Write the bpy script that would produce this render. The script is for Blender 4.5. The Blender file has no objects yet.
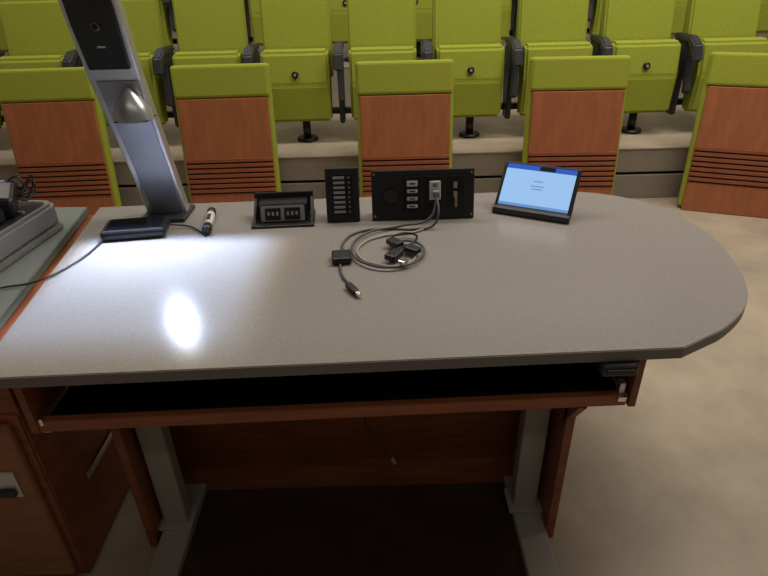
import bpy, math, bmesh, random
from mathutils import Vector, Matrix, Euler
random.seed(4)
S=bpy.context.scene
S.view_settings.view_transform='Standard'
COL=S.collection

# ---------------- materials ----------------
def mat(name,col,rough=.5,metal=0,noise=None,bump=0,emit=None,es=0,spec=.5,coat=0):
    m=bpy.data.materials.new(name); m.use_nodes=True
    nt=m.node_tree; b=nt.nodes['Principled BSDF']
    b.inputs['Base Color'].default_value=(*col,1); b.inputs['Roughness'].default_value=rough
    b.inputs['Metallic'].default_value=metal; b.inputs['Specular IOR Level'].default_value=spec
    b.inputs['Coat Weight'].default_value=coat
    if emit: b.inputs['Emission Color'].default_value=(*emit,1); b.inputs['Emission Strength'].default_value=es
    if noise:
        sc,amt,stretch=noise
        tc=nt.nodes.new('ShaderNodeTexCoord'); mp=nt.nodes.new('ShaderNodeMapping'); mp.inputs['Scale'].default_value=stretch
        n=nt.nodes.new('ShaderNodeTexNoise'); n.inputs['Scale'].default_value=sc; n.inputs['Detail'].default_value=6; n.inputs['Roughness'].default_value=.6
        r=nt.nodes.new('ShaderNodeValToRGB'); r.color_ramp.elements[0].position=.3; r.color_ramp.elements[1].position=.7
        r.color_ramp.elements[0].color=(*[max(0,c*(1-amt)) for c in col],1); r.color_ramp.elements[1].color=(*[min(1,c*(1+amt)) for c in col],1)
        nt.links.new(tc.outputs['Object'],mp.inputs['Vector']); nt.links.new(mp.outputs[0],n.inputs['Vector'])
        nt.links.new(n.outputs['Fac'],r.inputs['Fac']); nt.links.new(r.outputs[0],b.inputs['Base Color'])
        if bump:
            bp=nt.nodes.new('ShaderNodeBump'); bp.inputs['Strength'].default_value=bump; bp.inputs['Distance'].default_value=.002
            nt.links.new(n.outputs['Fac'],bp.inputs['Height']); nt.links.new(bp.outputs[0],b.inputs['Normal'])
    return m
M_lam=mat('laminate_gray',(.29,.27,.253),.21,noise=(330,.15,(1,1,1)),bump=.03,spec=.07)
M_edge=mat('edge_band_gray',(.20,.19,.18),.5)
M_wood=mat('cherry_wood',(.28,.088,.04),.4,noise=(5,.28,(1.2,1.2,9)),spec=.4)
M_woodh=mat('cherry_wood_horizontal',(.34,.11,.05),.4,noise=(5,.22,(1.2,9,9)),spec=.4)
M_door=mat('cabinet_door_wood',(.36,.16,.085),.45,noise=(5,.18,(1.2,1.2,7)),spec=.35)
M_woodpanel=mat('cherry_panel_wood',(.36,.125,.055),.45,noise=(4,.16,(6,2,1.2)),spec=.35)
M_green=mat('green_fabric',(.325,.37,.047),.9,noise=(140,.16,(1,1,1)),bump=.3,spec=.15)
M_floor=mat('vinyl_floor',(.405,.34,.265),.45,noise=(3.2,.20,(1,1,1)),spec=.3)
M_riser=mat('riser_vinyl',(.29,.25,.205),.55,noise=(5,.1,(1,1,1)))
M_black=mat('black_plastic',(.012,.012,.014),.35)
M_blackm=mat('black_anodised_plate',(.02,.02,.022),.45)
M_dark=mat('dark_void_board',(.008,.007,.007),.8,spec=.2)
M_shade=mat('underdesk_shade_brown',(.045,.028,.02),.35,noise=(6,.2,(1,1,1)))  # under-desk shade put into a dark brown colour
M_armg=mat('dark_gray_plastic',(.035,.035,.042),.45)
M_steel=mat('gray_painted_steel',(.38,.365,.34),.45)
M_silver=mat('silver_metal',(.62,.64,.68),.3,.7)
M_chrome=mat('chrome',(.8,.8,.8),.15,1)
M_handle=mat('handle_metal',(.75,.75,.75),.35,.4)
M_col=mat('brushed_aluminium_inlay',(.34,.36,.41),.35,.5)
M_white=mat('white_plastic',(.75,.75,.73),.4)
M_gray=mat('gray_plastic',(.24,.24,.245),.5)
M_teal=mat('teal_edge',(.11,.16,.145),.35)
M_tealtop=mat('side_desk_top',(.21,.24,.235),.35,noise=(200,.1,(1,1,1)))
M_glass=mat('black_glass',(.006,.007,.01),.06,spec=.6)
M_cable=mat('cable_gray',(.09,.095,.105),.5)
M_wall=mat('wall_paint',(.35,.30,.24),.8,noise=(3,.05,(1,1,1)))
M_wallf=mat('dark_stage_wall_paint',(.10,.09,.08),.8,noise=(3,.05,(1,1,1)))
M_ceil=mat('ceiling_paint',(.35,.32,.28),.9,noise=(3,.05,(1,1,1)))
M_btn=mat('button_gray',(.35,.36,.37),.4)

# ---------------- mesh helpers ----------------
def empty(name,loc=(0,0,0),rot=(0,0,0)):
    e=bpy.data.objects.new(name,None); COL.objects.link(e); e.location=loc; e.rotation_euler=rot; e.empty_display_size=.05; return e
def finish(o,parent,m,smooth=False,name=None):
    if m is not None: o.data.materials.append(m)
    if parent: o.parent=parent
    if smooth:
        for p in o.data.polygons: p.use_smooth=True
    return o
def box(name,c,s,m,parent=None,bev=.003,rot=(0,0,0),seg=2):
    me=bpy.data.meshes.new(name); bm=bmesh.new(); bmesh.ops.create_cube(bm,size=1)
    for v in bm.verts: v.co=Vector((v.co.x*s[0],v.co.y*s[1],v.co.z*s[2]))
    if bev>0:
        bmesh.ops.bevel(bm,geom=bm.edges[:],offset=min(bev,min(s)*.45),segments=seg,affect='EDGES',profile=.5)
    bm.to_mesh(me); bm.free()
    o=bpy.data.objects.new(name,me); COL.objects.link(o); o.location=c; o.rotation_euler=rot
    return finish(o,parent,m)
def cyl(name,c,r,h,m,parent=None,rot=(0,0,0),r2=None,n=32,bev=0):
    me=bpy.data.meshes.new(name); bm=bmesh.new()
    bmesh.ops.create_cone(bm,cap_ends=True,segments=n,radius1=r,radius2=r if r2 is None else r2,depth=h)
    if bev: bmesh.ops.bevel(bm,geom=[e for e in bm.edges if len(e.link_faces)==2 and any(len(f.verts)>4 for f in e.link_faces)],offset=bev,segments=2,affect='EDGES')
    for f in bm.faces: f.smooth=len(f.verts)<=4
    bm.to_mesh(me); bm.free()
    o=bpy.data.objects.new(name,me); COL.objects.link(o); o.location=c; o.rotation_euler=rot
    return finish(o,parent,m)
def prism(name,pts,z0,z1,m,parent=None,bev=.003,mside=None):
    me=bpy.data.meshes.new(name); bm=bmesh.new()
    lo=[bm.verts.new((x,y,z0)) for x,y in pts]; hi=[bm.verts.new((x,y,z1)) for x,y in pts]
    n=len(pts); bm.faces.new(hi); bm.faces.new(lo[::-1])
    for i in range(n):
        f=bm.faces.new((lo[i],lo[(i+1)%n],hi[(i+1)%n],hi[i])); f.material_index=1 if mside else 0
    bmesh.ops.recalc_face_normals(bm,faces=bm.faces[:])
    if bev: bmesh.ops.bevel(bm,geom=[e for e in bm.edges if abs(e.verts[0].co.z-e.verts[1].co.z)<1e-6],offset=bev,segments=2,affect='EDGES')
    bm.to_mesh(me); bm.free()
    o=bpy.data.objects.new(name,me); COL.objects.link(o); finish(o,parent,m)
    if mside: o.data.materials.append(mside)
    return o
def extrude_profile(name,prof,x0,x1,m,parent=None,bev=.01,seg=3):
    me=bpy.data.meshes.new(name); bm=bmesh.new()
    a=[bm.verts.new((x0,y,z)) for y,z in prof]; b=[bm.verts.new((x1,y,z)) for y,z in prof]
    n=len(prof); bm.faces.new(a); bm.faces.new(b[::-1])
    for i in range(n): bm.faces.new((a[i],b[i],b[(i+1)%n],a[(i+1)%n]))
    bmesh.ops.recalc_face_normals(bm,faces=bm.faces[:])
    if bev: bmesh.ops.bevel(bm,geom=bm.edges[:],offset=bev,segments=seg,affect='EDGES')
    bm.to_mesh(me); bm.free()
    o=bpy.data.objects.new(name,me); COL.objects.link(o); return finish(o,parent,m)
def tube(name,pts,r,m,parent=None,cyclic=False):
    cu=bpy.data.curves.new(name,'CURVE'); cu.dimensions='3D'; cu.bevel_depth=r; cu.bevel_resolution=3; cu.resolution_u=10
    sp=cu.splines.new('BEZIER'); sp.bezier_points.add(len(pts)-1)
    for p,q in zip(sp.bezier_points,pts): p.co=q; p.handle_left_type=p.handle_right_type='AUTO'
    sp.use_cyclic_u=cyclic; cu.materials.append(m); cu.use_fill_caps=True
    o=bpy.data.objects.new(name,cu); COL.objects.link(o)
    if parent: o.parent=parent
    return o

# ---------------- room ----------------
box('floor',(0,3.5,-.05),(12,12,.1),M_floor,bev=0)
box('ceiling',(0,3.5,4.25),(12,12,.1),M_ceil,bev=0)
box('wall_back',(0,9.45,2.1),(12,.1,4.2),M_wall,bev=0)
box('wall_front',(0,-2.45,2.1),(12,.1,4.2),M_wallf,bev=0)
box('wall_left',(-5.95,3.5,2.1),(.1,11.8,4.2),M_wall,bev=0)
box('wall_right',(5.95,3.5,2.1),(.1,11.8,4.2),M_wall,bev=0)
pl=empty('tiered_platform')
box('riser_lower',(0,4.45,.085),(11.7,1.4,.17),M_riser,pl,bev=.004)
box('shadow_gap',(0,4.45,.18),(11.7,1.37,.02),M_dark,pl,bev=0)
box('riser_upper',(0,4.45,.268),(11.7,1.4,.156),M_riser,pl,bev=.004)
box('tread',(0,4.45,.351),(11.7,1.41,.012),M_floor,pl,bev=.003)
box('second_tier',(0,7.25,.34),(11.7,4.2,.68),M_riser,pl,bev=.004)
box('second_tread',(0,7.25,.686),(11.7,4.21,.012),M_floor,pl,bev=.003)

# ---------------- front upholstered panels ----------------
def front_panel(x,y,a,lean=8):
    e=empty('upholstered_wood_panel',(x,y,0),(math.radians(-lean),0,a))
    W=.55
    box('wood_face',(0,0,.385),(W,.022,.77),M_woodpanel,e,bev=.004)
    for i in range(7):
        box('slot_%d'%i,(0,-.0095,.19+i*.032),(W-.002,.008,.006),M_dark,e,bev=0)
        box('slat_%d'%i,(0,-.0135,.206+i*.032),(W-.002,.008,.021),M_wood,e,bev=.002)
    box('upholstered_back',(0,.046,.49),(W+.045,.07,.95),M_green,e,bev=.022,seg=3)
    box('top_pad',(0,.022,.868),(W+.03,.07,.19),M_green,e,bev=.018,seg=3)
    return e
for x,y,a in [(-2.03,3.55,-.04),(-.955,3.53,-.02),(.157,3.50,0),(1.20,3.49,.04),(2.23,3.44,.36)]:
    front_panel(x,y,-a,9 if x>2 else 8)

# ---------------- auditorium seats ----------------
def seat(x,y,z0,a=0):
    e=empty('auditorium_seat',(x,y,z0),(0,0,a))
    W=.455
    extrude_profile('backrest',[(.10,.40),(.20,.40),(.26,.93),(.22,.96),(.17,.93),(.11,.60)],-W/2-.005,W/2+.005,M_green,e,bev=.014)
    extrude_profile('seat_cushion',[(-.10,.16),(.02,.14),(.10,.55),(.05,.60),(-.02,.62),(-.08,.60),(-.115,.40)],-W/2+.005,W/2-.005,M_green,e,bev=.018)
    cyl('hinge_cap',(0,-.113,.47),.022,.02,M_black,e,rot=(math.radians(90),0,0),bev=.003)
    cyl('hinge_cap_center',(0,-.124,.47),.009,.008,M_btn,e,rot=(math.radians(90),0,0))
    xx=-.29
    extrude_profile('armrest_post',[(-.02,.12),(.10,.12),(.19,.55),(.12,.62),(-.02,.60),(-.06,.48),(-.02,.35)],xx-.018,xx+.018,M_armg,e,bev=.008)
    extrude_profile('armrest_pad',[(-.20,.50),(-.17,.50),(-.06,.60),(.14,.60),(.14,.64),(-.08,.645),(-.17,.60)],xx-.03,xx+.03,M_armg,e,bev=.01)
    extrude_profile('tablet_bracket',[(-.14,.30),(-.09,.28),(-.04,.50),(-.08,.54)],xx-.012,xx+.03,M_armg,e,bev=.006)
    cyl('pedestal_post',(0.03,.02,.085),.028,.17,M_black,e)
    cyl('pedestal_foot',(0.03,.02,.0125),.075,.024,M_black,e,bev=.006)
    box('under_frame',(0,.08,.19),(.56,.05,.04),M_black,e,bev=.005)
for k in range(-4,6):
    seat(-.55+.58*k,4.12,.358)
for k in range(-5,7):
    seat(-.26+.58*k,5.42,.693)

# ---------------- main lectern desk ----------------
D=empty('lectern_desk')
ctrl=[(.35,1.967),(.50,1.972),(.62,1.968),(.744,1.943),(.84,1.893),(.911,1.825),(.957,1.73),(.979,1.62),(.98,1.50),(.964,1.392),(.938,1.30),(.900,1.215),(.845,1.142),(.755,1.067),(.646,1.008)]
sm=[]
for i in range(1,len(ctrl)-2):
    p0,p1,p2,p3=[Vector(c) for c in ctrl[i-1:i+3]]
    for j in range(4):
        t=j/4
        q=.5*((2*p1)+(-p0+p2)*t+(2*p0-5*p1+4*p2-p3)*t*t+(-p0+3*p1-3*p2+p3)*t**3); sm.append((q.x,q.y))
top=[(-.868,.961),(-.997,1.922),(-.6,1.938),(0,1.957),(.35,1.967)]+sm+[ctrl[-2],ctrl[-1]]
prism('table_top',top[::-1],.72,.75,M_lam,D,bev=.002,mside=M_edge)
sl=math.atan(.03)
box('tray_lip',(-.123,1.035,.572),(1.385,.02,.034),M_woodh,D,bev=.003,rot=(0,0,sl))
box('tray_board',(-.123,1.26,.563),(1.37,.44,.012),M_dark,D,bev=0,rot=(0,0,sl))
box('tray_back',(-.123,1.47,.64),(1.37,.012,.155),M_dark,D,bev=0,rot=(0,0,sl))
box('tray_side_left',(-.822,1.22,.638),(.018,.44,.165),M_wood,D,bev=.002,rot=(0,0,sl))
box('tray_side_right',(.575,1.26,.638),(.018,.44,.165),M_wood,D,bev=.002,rot=(0,0,sl))
box('slide_left',(-.795,1.018,.565),(.02,.02,.03),M_silver,D,bev=.002)
box('slide_left_tip',(-.797,1.01,.585),(.008,.012,.02),M_chrome,D,bev=.001)
box('slide_right',(.555,1.06,.60),(.014,.02,.04),M_silver,D,bev=.002)
box('slide_right_tip',(.555,1.045,.58),(.02,.012,.014),M_chrome,D,bev=.001)
box('modesty_panel',(-.11,1.31,.278),(1.16,.02,.555),M_wood,D,bev=.002)
box('gable_left',(-.695,1.21,.278),(.024,.22,.555),M_wood,D,bev=.002)
box('gable_right',(.468,1.21,.278),(.024,.22,.555),M_wood,D,bev=.002)
extrude_profile('brace_left',[(1.04,.555),(1.12,.555),(1.12,.44)],-.705,-.683,M_wood,D,bev=.002)
extrude_profile('brace_right',[(1.04,.555),(1.12,.555),(1.12,.44)],.456,.478,M_wood,D,bev=.002)
for i,(x,y) in enumerate([(-.636,1.17),(.408,1.20)]):
    box('leg_%d'%i,(x,y,.29),(.07,.05,.53),M_steel,D,bev=.006)
    box('foot_%d'%i,(x+.005,y-.05,.02),(.085,.62,.04),M_steel,D,bev=.006)
    box('foot_plate_%d'%i,(x,y,.045),(.10,.09,.01),M_steel,D,bev=.002)
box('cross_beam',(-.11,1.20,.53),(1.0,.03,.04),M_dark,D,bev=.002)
box('floor_shade_sheet',(-.11,1.00,.006),(.96,.60,.011),M_shade,D,bev=.002)  # dark sheet standing in for the shade on the floor between the feet
u=empty('desk_control_box')
box('body',(.51,1.014,.703),(.085,.05,.034),M_armg,u,bev=.01,seg=3)
box('front_strip',(.51,.988,.703),(.06,.004,.012),M_black,u,bev=.001)
w=empty('hanging_wire')
tube('wire',[(-.06,1.15,.56),(-.055,1.14,.43),(-.02,1.14,.36),(.01,1.14,.30)],.0035,M_black,w)
box('wire_plug',(.014,1.14,.292),(.010,.010,.025),M_gray,w,bev=.002,rot=(0,-.4,0))
# ---------------- left cabinet ----------------
C=empty('wood_cabinet')
box('body',(-1.22,1.48,.36),(.74,.92,.71),M_wood,C,bev=.003)
box('door_recess',(-1.13,1.018,.315),(.555,.01,.57),M_wood,C,bev=.002)
box('door',(-1.135,1.003,.31),(.53,.026,.545),M_door,C,bev=.012,seg=4)
box('side_rail',(-.845,1.35,.25),(.008,.40,.02),M_silver,C,bev=.002)
box('handle_plate',(-.935,.987,.405),(.07,.006,.085),M_handle,C,bev=.003)
box('handle_pull',(-.928,.979,.385),(.04,.014,.022),M_armg,C,bev=.004)
L=empty('side_desk')
prism('desk_top',[(-2.3,1.98),(-1.045,1.93),(-.925,1.05),(-.96,1.0),(-2.3,1.0)],.722,.75,M_tealtop,L,bev=.003,mside=M_teal)
box('desk_base',(-1.95,1.5,.36),(.6,.85,.718),M_wood,L,bev=.003)
O=empty('gray_charging_base',(-1.172,1.53,.751),(0,0,-.12))
def rrect(cx,cy,w,h,r,n=6):
    p=[]
    for (sx,sy,a0) in [(1,1,0),(-1,1,90),(-1,-1,180),(1,-1,270)]:
        for i in range(n+1):
            a=math.radians(a0+90*i/n); p.append((cx+sx*abs(w/2-r)+r*math.cos(a),cy+sy*abs(h/2-r)+r*math.sin(a)))
    return p
prism('base_trim',rrect(0,0,.215,.51,.045),0,.02,M_gray,O,bev=.004)
prism('shell',rrect(0,0,.205,.50,.045),.018,.09,M_gray,O,bev=.010)
prism('inset_top',rrect(0,0,.165,.45,.03),.088,.0915,M_armg,O,bev=.001)
for i in range(3):
    box('slot_divider_%d'%i,(0,-.12+.12*i,.096),(.15,.012,.012),M_gray,O,bev=.003)
R=empty('wireless_microphone')
box('body',(-1.125,1.64,.885),(.055,.10,.085),M_black,R,bev=.014,rot=(.35,.2,.4))
box('body_b',(-1.17,1.60,.885),(.06,.10,.085),M_black,R,bev=.014,rot=(.3,-.1,.1))
box('body_c',(-1.135,1.53,.867),(.05,.12,.05),M_black,R,bev=.012,rot=(.1,.1,-.2))
pts=[(-1.12+.055*math.cos(t*.9)*(.5+.5*random.random()),1.70+.04*math.sin(t*1.1),.87+.07*random.random()) for t in range(26)]
tube('coiled_wire',pts,.003,M_black,R)

# ---------------- document camera ----------------
K=empty('document_camera')
def slab(name,pts,w,t,m,parent,off=0):
    me=bpy.data.meshes.new(name); bm=bmesh.new(); rings=[]
    for i,p in enumerate(pts):
        p=Vector(p[:3]); ww=w[i] if isinstance(w,list) else w
        a=Vector(pts[max(0,i-1)][:3]); b=Vector(pts[min(len(pts)-1,i+1)][:3]); d=(b-a).normalized()
        X=Vector((1,0,0)); N=X.cross(d).normalized()
        if N.y>0: N=-N
        c=p+N*off
        rings.append([bm.verts.new(c+X*(sx*ww/2)+N*(sn*t/2)) for sx,sn in [(-1,-1),(1,-1),(1,1),(-1,1)]])
    bm.faces.new(rings[0]); bm.faces.new(rings[-1][::-1])
    for r1,r2 in zip(rings,rings[1:]):
        for j in range(4): bm.faces.new((r1[j],r1[(j+1)%4],r2[(j+1)%4],r2[j]))
    bmesh.ops.recalc_face_normals(bm,faces=bm.faces[:])
    bm.to_mesh(me); bm.free(); o=bpy.data.objects.new(name,me); COL.objects.link(o); finish(o,parent,m)
    bv=o.modifiers.new('bevel','BEVEL'); bv.width=min(.006,t*.4); bv.segments=2; bv.limit_method='ANGLE'
    return o
cp=[(-.725,1.845,.76),(-.740,1.805,.98),(-.755,1.755,1.21),(-.748,1.70,1.37),(-.740,1.65,1.52)]
slab('column',cp,[.135,.14,.15,.152,.15],.04,M_silver,K)
slab('column_inlay',[(p[0]+.006,p[1],p[2]) for p in cp[:3]],[.105,.110,.118],.006,M_col,K,off=.021)
slab('head_face',[(-.753,1.742,1.245),(-.748,1.70,1.37),(-.740,1.655,1.505)],[.118,.126,.122],.010,M_glass,K,off=.022)
box('base_plate',(-.725,1.83,.757),(.15,.13,.014),M_armg,K,bev=.005)
cyl('indicator_ring',(-.744,1.672,1.352),.011,.004,M_chrome,K,rot=(math.radians(70),0,0))
cyl('indicator_dot',(-.744,1.669,1.352),.007,.005,M_black,K,rot=(math.radians(70),0,0))
box('label',(-.75,1.692,1.30),(.022,.003,.005),M_white,K,bev=0,rot=(math.radians(-17),0,0))
Lp=Vector((-.718,1.722,1.12))
me=bpy.data.meshes.new('lamp_hood'); bm=bmesh.new(); N=28; rows=[]
for j in range(8):
    t=j/7; r=.056*math.sin(math.radians(90*(1-t)))**.8 if t<1 else .002
    z=1.098+.09*t
    rows.append([bm.verts.new((Lp.x+r*math.cos(2*math.pi*i/N),Lp.y+.0+r*.9*math.sin(2*math.pi*i/N),z)) for i in range(N)])
for a,b in zip(rows,rows[1:]):
    for i in range(N):
        f=bm.faces.new((a[i],a[(i+1)%N],b[(i+1)%N],b[i])); f.smooth=True
bm.faces.new(rows[-1])
bm.to_mesh(me); bm.free(); hood=bpy.data.objects.new('lamp_hood',me); COL.objects.link(hood); finish(hood,K,M_silver)
hx,hy=Lp.x+.0050,Lp.y-.0205; hw=.0158; zc=Lp.z-.02
for nm,c,s in [('light_mask_a',(hx-hw-.0175,Lp.y),(.035,.088)),('light_mask_b',(hx+hw+.0155,Lp.y),(.031,.088)),('light_mask_c',(hx,hy-hw-.006),(2*hw+.002,.012)),('light_mask_d',(hx,hy+hw+.024),(2*hw+.002,.048))]:  # unseen plates added to cut the lamp light to a square pool
    box(nm,(c[0],c[1],zc),(s[0],s[1],.0006),M_dark,K,bev=0)
def pt(name,loc,e,col,r):
    l=bpy.data.lights.new(name,'POINT'); l.energy=e; l.color=col; l.shadow_soft_size=r
    o=bpy.data.objects.new(name,l); COL.objects.link(o); o.location=loc; o.parent=K
pt('lamp_bulb',Lp,41,(.42,.60,1),.0025)
pt('warm_fringe_light',Lp-Vector((0,0,.0030)),9,(1,.84,.45),.002)  # second light added for the warm fringe around the pool

P=empty('black_tablet_remote',(-.78,1.69,.75),(0,0,.13))
box('body',(0,0,.017),(.195,.115,.032),M_black,P,bev=.012,seg=3)
box('glass',(0,0,.0335),(.165,.085,.003),M_glass,P,bev=.001)
tube('device_cable',[(-.68,1.715,.765),(-.63,1.72,.757),(-.58,1.68,.756),(-.55,1.64,.756)],.0028,M_black)
tube('desk_cable',[(-1.25,1.20,.755),(-1.12,1.27,.755),(-1.02,1.34,.756),(-.942,1.37,.756),(-.885,1.48,.756),(-.865,1.58,.757),(-.86,1.66,.765)],.0028,M_black)
mk=empty('whiteboard_marker',(-.563,1.745,.764),(math.radians(90),0,.14))
cyl('barrel',(0,0,0),.0135,.10,M_white,mk)
cyl('cap',(0,0,.068),.0145,.045,M_black,mk,bev=.002)
cyl('tail',(0,0,-.064),.0145,.035,M_black,mk,bev=.002)
box('label',(0,.012,0),(.012,.003,.05),M_armg,mk,bev=0)

B=empty('popup_connector_box',(-.322,1.765,.75),(0,0,.05))
box('flange',(0,-.0,.004),(.20,.13,.008),M_black,B,bev=.002)
extrude_profile('housing',[(-.035,.006),(.05,.006),(.05,.06),(-.012,.06)],-.078,.078,M_black,B,bev=.003)
box('socket_frame',(0,-.027,.034),(.14,.004,.05),M_gray,B,bev=.001,rot=(-.4,0,0))
for i in range(2): box('socket_%d'%i,(-.031+i*.062,-.030,.034),(.050,.003,.038),M_black,B,bev=.002,rot=(-.4,0,0))
for i in range(6): box('contact_%d'%i,(-.045+.014*(i%3)+.062*(i//3),-.032,.036),(.006,.002,.012),M_btn,B,bev=0,rot=(-.4,0,0))
box('open_lid',(0,.045,.045),(.195,.008,.07),M_black,B,bev=.004,rot=(-.25,0,0))
extrude_profile('side_arm_l',[(-.05,.006),(.05,.006),(.055,.06),(.04,.065)],-.096,-.088,M_armg,B,bev=.002)
extrude_profile('side_arm_r',[(-.05,.006),(.05,.006),(.055,.06),(.04,.065)],.088,.096,M_armg,B,bev=.002)

tl=math.radians(-12)
Q=empty('button_keypad_panel',(-.125,1.735,.75),(tl,0,.02))
box('plate',(0,0,.0875),(.107,.01,.172),M_blackm,Q,bev=.003)
box('keypad_frame',(0,-.006,.09),(.07,.004,.135),M_black,Q,bev=.002)
for r_ in range(8):
    box('key_%d'%r_,(-.010,-.0095,.035+r_*.0155),(.036,.004,.008),M_btn,Q,bev=.001)
    box('led_%d'%r_,(.022,-.009,.035+r_*.0155),(.006,.003,.006),M_gray,Q,bev=0)
box('stand',(0,.028,.05),(.09,.05,.095),M_armg,Q,bev=.004)
A=empty('av_connection_panel',(.133,1.74,.75),(tl,0,.01))
box('plate',(0,0,.081),(.33,.01,.16),M_blackm,A,bev=.003)
box('stand',(0,.03,.05),(.30,.055,.095),M_armg,A,bev=.004)
cyl('speaker_grille',(-.105,-.007,.078),.028,.004,M_black,A,rot=(math.radians(90),0,0))
for i in range(3): cyl('speaker_ring_%d'%i,(-.105,-.0088+.0003*i,.078),.022-.008*i,.002,M_armg if i%2==0 else M_black,A,rot=(math.radians(90),0,0))
for nm,x in (('plate_b',-.035),('plate_c',.035),('plate_d',.105)): box(nm,(x,-.007,.085),(.055,.004,.11),M_black,A,bev=.001)
for i in range(4):
    box('port_%d'%i,(-.035,-.010,.118-.024*i),(.034,.004,.011 if i else .018),M_white,A,bev=.001)
    box('port_hole_%d'%i,(-.035,-.0125,.118-.024*i),(.018,.002,.004),M_black,A,bev=0)
box('outlet',(.038,-.011,.095),(.036,.006,.06),M_white,A,bev=.003)
box('outlet_slot',(.038,-.0145,.112),(.016,.002,.012),M_gray,A,bev=.001)
box('plug',(.04,-.026,.085),(.022,.03,.022),M_gray,A,bev=.004)
for i in range(2): box('cable_port_%d'%i,(.103,-.010,.11-.03*i),(.012,.004,.02),M_btn,A,bev=.001)
box('gold_port',(.105,-.011,.055),(.008,.005,.03),mat('brass',(.6,.45,.15),.3,.8),A,bev=.001)
for sx in (-1,1):
    for z in (.015,.148): cyl('screw',(sx*.156,-.006,z),.004,.003,M_chrome,A,rot=(math.radians(90),0,0),n=12)

G=empty('cable_bundle')
z=.7545
tube('cable_a',[(.173,1.71,.835),(.175,1.67,.80),(.16,1.66,.765),(.10,1.655,z),(0,1.665,z),(-.08,1.64,z),(-.12,1.56,z),(-.115,1.50,z),(-.12,1.46,z),(-.115,1.38,z),(-.09,1.31,z)],.0038,M_cable,G)
tube('cable_b',[(.173,1.715,.83),(.15,1.68,.78),(.06,1.67,z+.006),(-.05,1.62,z+.006),(-.09,1.52,z+.006),(-.05,1.42,z+.006),(.04,1.395,z+.006),(.10,1.44,z+.006),(.115,1.52,z+.006),(.07,1.56,z+.006),(.02,1.53,z+.006)],.0038,M_cable,G)
tube('cable_c',[(.16,1.68,z),(.09,1.63,z),(.0,1.61,z),(-.06,1.56,z),(-.07,1.48,z),(-.01,1.42,z),(.06,1.42,z),(.09,1.48,z),(.05,1.51,z)],.003,M_steel,G)
tube('cable_d',[(.04,1.50,z+.008),(.10,1.56,z+.01),(.09,1.60,z+.01),(.03,1.58,z+.01),(.06,1.50,z+.012),(.02,1.45,z+.01)],.0035,M_black,G)
box('adapter_block',(-.118,1.46,.762),(.055,.06,.02),M_black,G,bev=.005,rot=(0,0,.1))
box('usb_plug',(-.082,1.285,.760),(.018,.05,.012),M_black,G,bev=.003,rot=(0,0,.5))
box('usb_tip',(-.067,1.258,.760),(.012,.02,.007),M_chrome,G,bev=.001,rot=(0,0,.5))
box('hdmi_plug',(.035,1.53,.770),(.03,.05,.016),M_black,G,bev=.004,rot=(0,0,.7))
box('vga_plug',(.03,1.45,.769),(.035,.05,.018),M_black,G,bev=.004,rot=(0,0,-.6))
box('vga_tip',(.055,1.41,.769),(.02,.025,.012),M_chrome,G,bev=.002,rot=(0,0,-.6))
box('hdmi_plug_b',(.085,1.485,.768),(.028,.045,.016),M_black,G,bev=.004,rot=(0,0,.9))

T=empty('touch_control_screen',(.485,1.743,.75),(0,0,math.atan2(-.108,.212)))
f=empty('tilt_frame',(0,0,.012),(math.radians(-42),0,0)); f.parent=T
box('bezel',(0,0,.082),(.25,.016,.172),M_black,f,bev=.006,seg=3)
M_scr=bpy.data.materials.new('screen_display'); M_scr.use_nodes=True
nt=M_scr.node_tree; b=nt.nodes['Principled BSDF']; b.inputs['Base Color'].default_value=(.02,.02,.03,1); b.inputs['Roughness'].default_value=.15
tc=nt.nodes.new('ShaderNodeTexCoord'); sx=nt.nodes.new('ShaderNodeSeparateXYZ'); rp=nt.nodes.new('ShaderNodeValToRGB'); rp.color_ramp.interpolation='CONSTANT'
nt.links.new(tc.outputs['Generated'],sx.inputs[0]); nt.links.new(sx.outputs['Z'],rp.inputs['Fac'])
rp.color_ramp.elements[0].color=(.14,.30,.62,1); rp.color_ramp.elements[1].position=.88; rp.color_ramp.elements[1].color=(.03,.10,.5,1)
e2=rp.color_ramp.elements.new(.06); e2.color=(.33,.56,.88,1)
nt.links.new(rp.outputs[0],b.inputs['Emission Color']); b.inputs['Emission Strength'].default_value=.95
box('display',(0,-.0085,.086),(.226,.002,.146),M_scr,f,bev=0)
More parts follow.
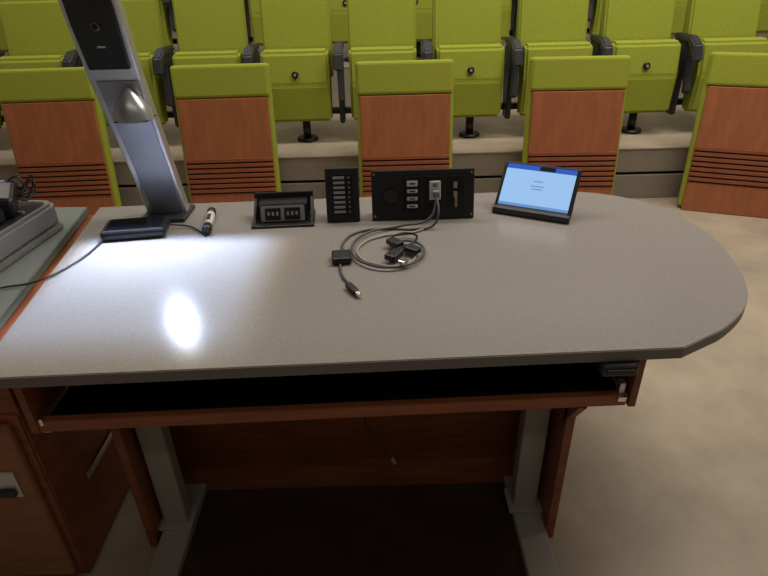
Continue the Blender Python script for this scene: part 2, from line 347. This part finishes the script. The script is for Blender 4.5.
M_ic=mat('screen_text',(.1,.2,.4),emit=(.12,.25,.6),es=.6)
for i,(w_,z_) in enumerate([(.05,.105),(.07,.088),(.06,.078)]): box('text_line_%d'%i,(0,-.0098,z_),(w_*.6,.0006,.003),M_ic,f,bev=0)
box('menu_button',(.02,-.0098,.151),(.05,.0006,.014),M_black,f,bev=0)
extrude_profile('wedge_base',[(-.02,.0),(.09,.0),(.09,.06),(.06,.06),(-.015,.016)],-.118,.118,M_black,T,bev=.004)
box('speaker_bar',(0,-.012,.012),(.25,.02,.022),M_armg,T,bev=.004)

# ---------------- lights ----------------
def area(name,loc,size,e,col,rot=(0,0,0)):
    l=bpy.data.lights.new(name,'AREA'); l.shape='RECTANGLE'; l.size,l.size_y=size; l.energy=e; l.color=col
    o=bpy.data.objects.new(name,l); COL.objects.link(o); o.location=loc; o.rotation_euler=rot
warm=(1,.91,.79)
area('ceiling_light_seating',(0,3.2,4.15),(7,.5),122,warm)
area('ceiling_light_seating_rear',(0,6.5,4.15),(7,.5),42,warm)
area('ceiling_light_stage',(2.4,2.2,4.15),(3.0,.5),80,warm)
area('front_fill',(0,-1.2,4.15),(4,.4),13,warm)  # added fill that lifts the dark area under the desk
W=bpy.data.worlds.new('world'); S.world=W; W.use_nodes=True; W.node_tree.nodes['Background'].inputs[0].default_value=(.5,.45,.4,1); W.node_tree.nodes['Background'].inputs[1].default_value=.2

# ---------------- camera ----------------
th=math.radians(30); rr=.0255
cam=bpy.data.cameras.new('camera'); co=bpy.data.objects.new('camera',cam); COL.objects.link(co); S.camera=co
cam.sensor_width=36; cam.lens=577*36/768; cam.clip_start=.05
F=Vector((0,math.cos(th),-math.sin(th))); U0=Vector((0,math.sin(th),math.cos(th))); X0=Vector((1,0,0))
X=X0*math.cos(rr)-U0*math.sin(rr); U=X0*math.sin(rr)+U0*math.cos(rr)
m=Matrix((( X.x,U.x,-F.x),(X.y,U.y,-F.y),(X.z,U.z,-F.z))).to_4x4(); m.translation=(0,0,1.5)
co.matrix_world=m
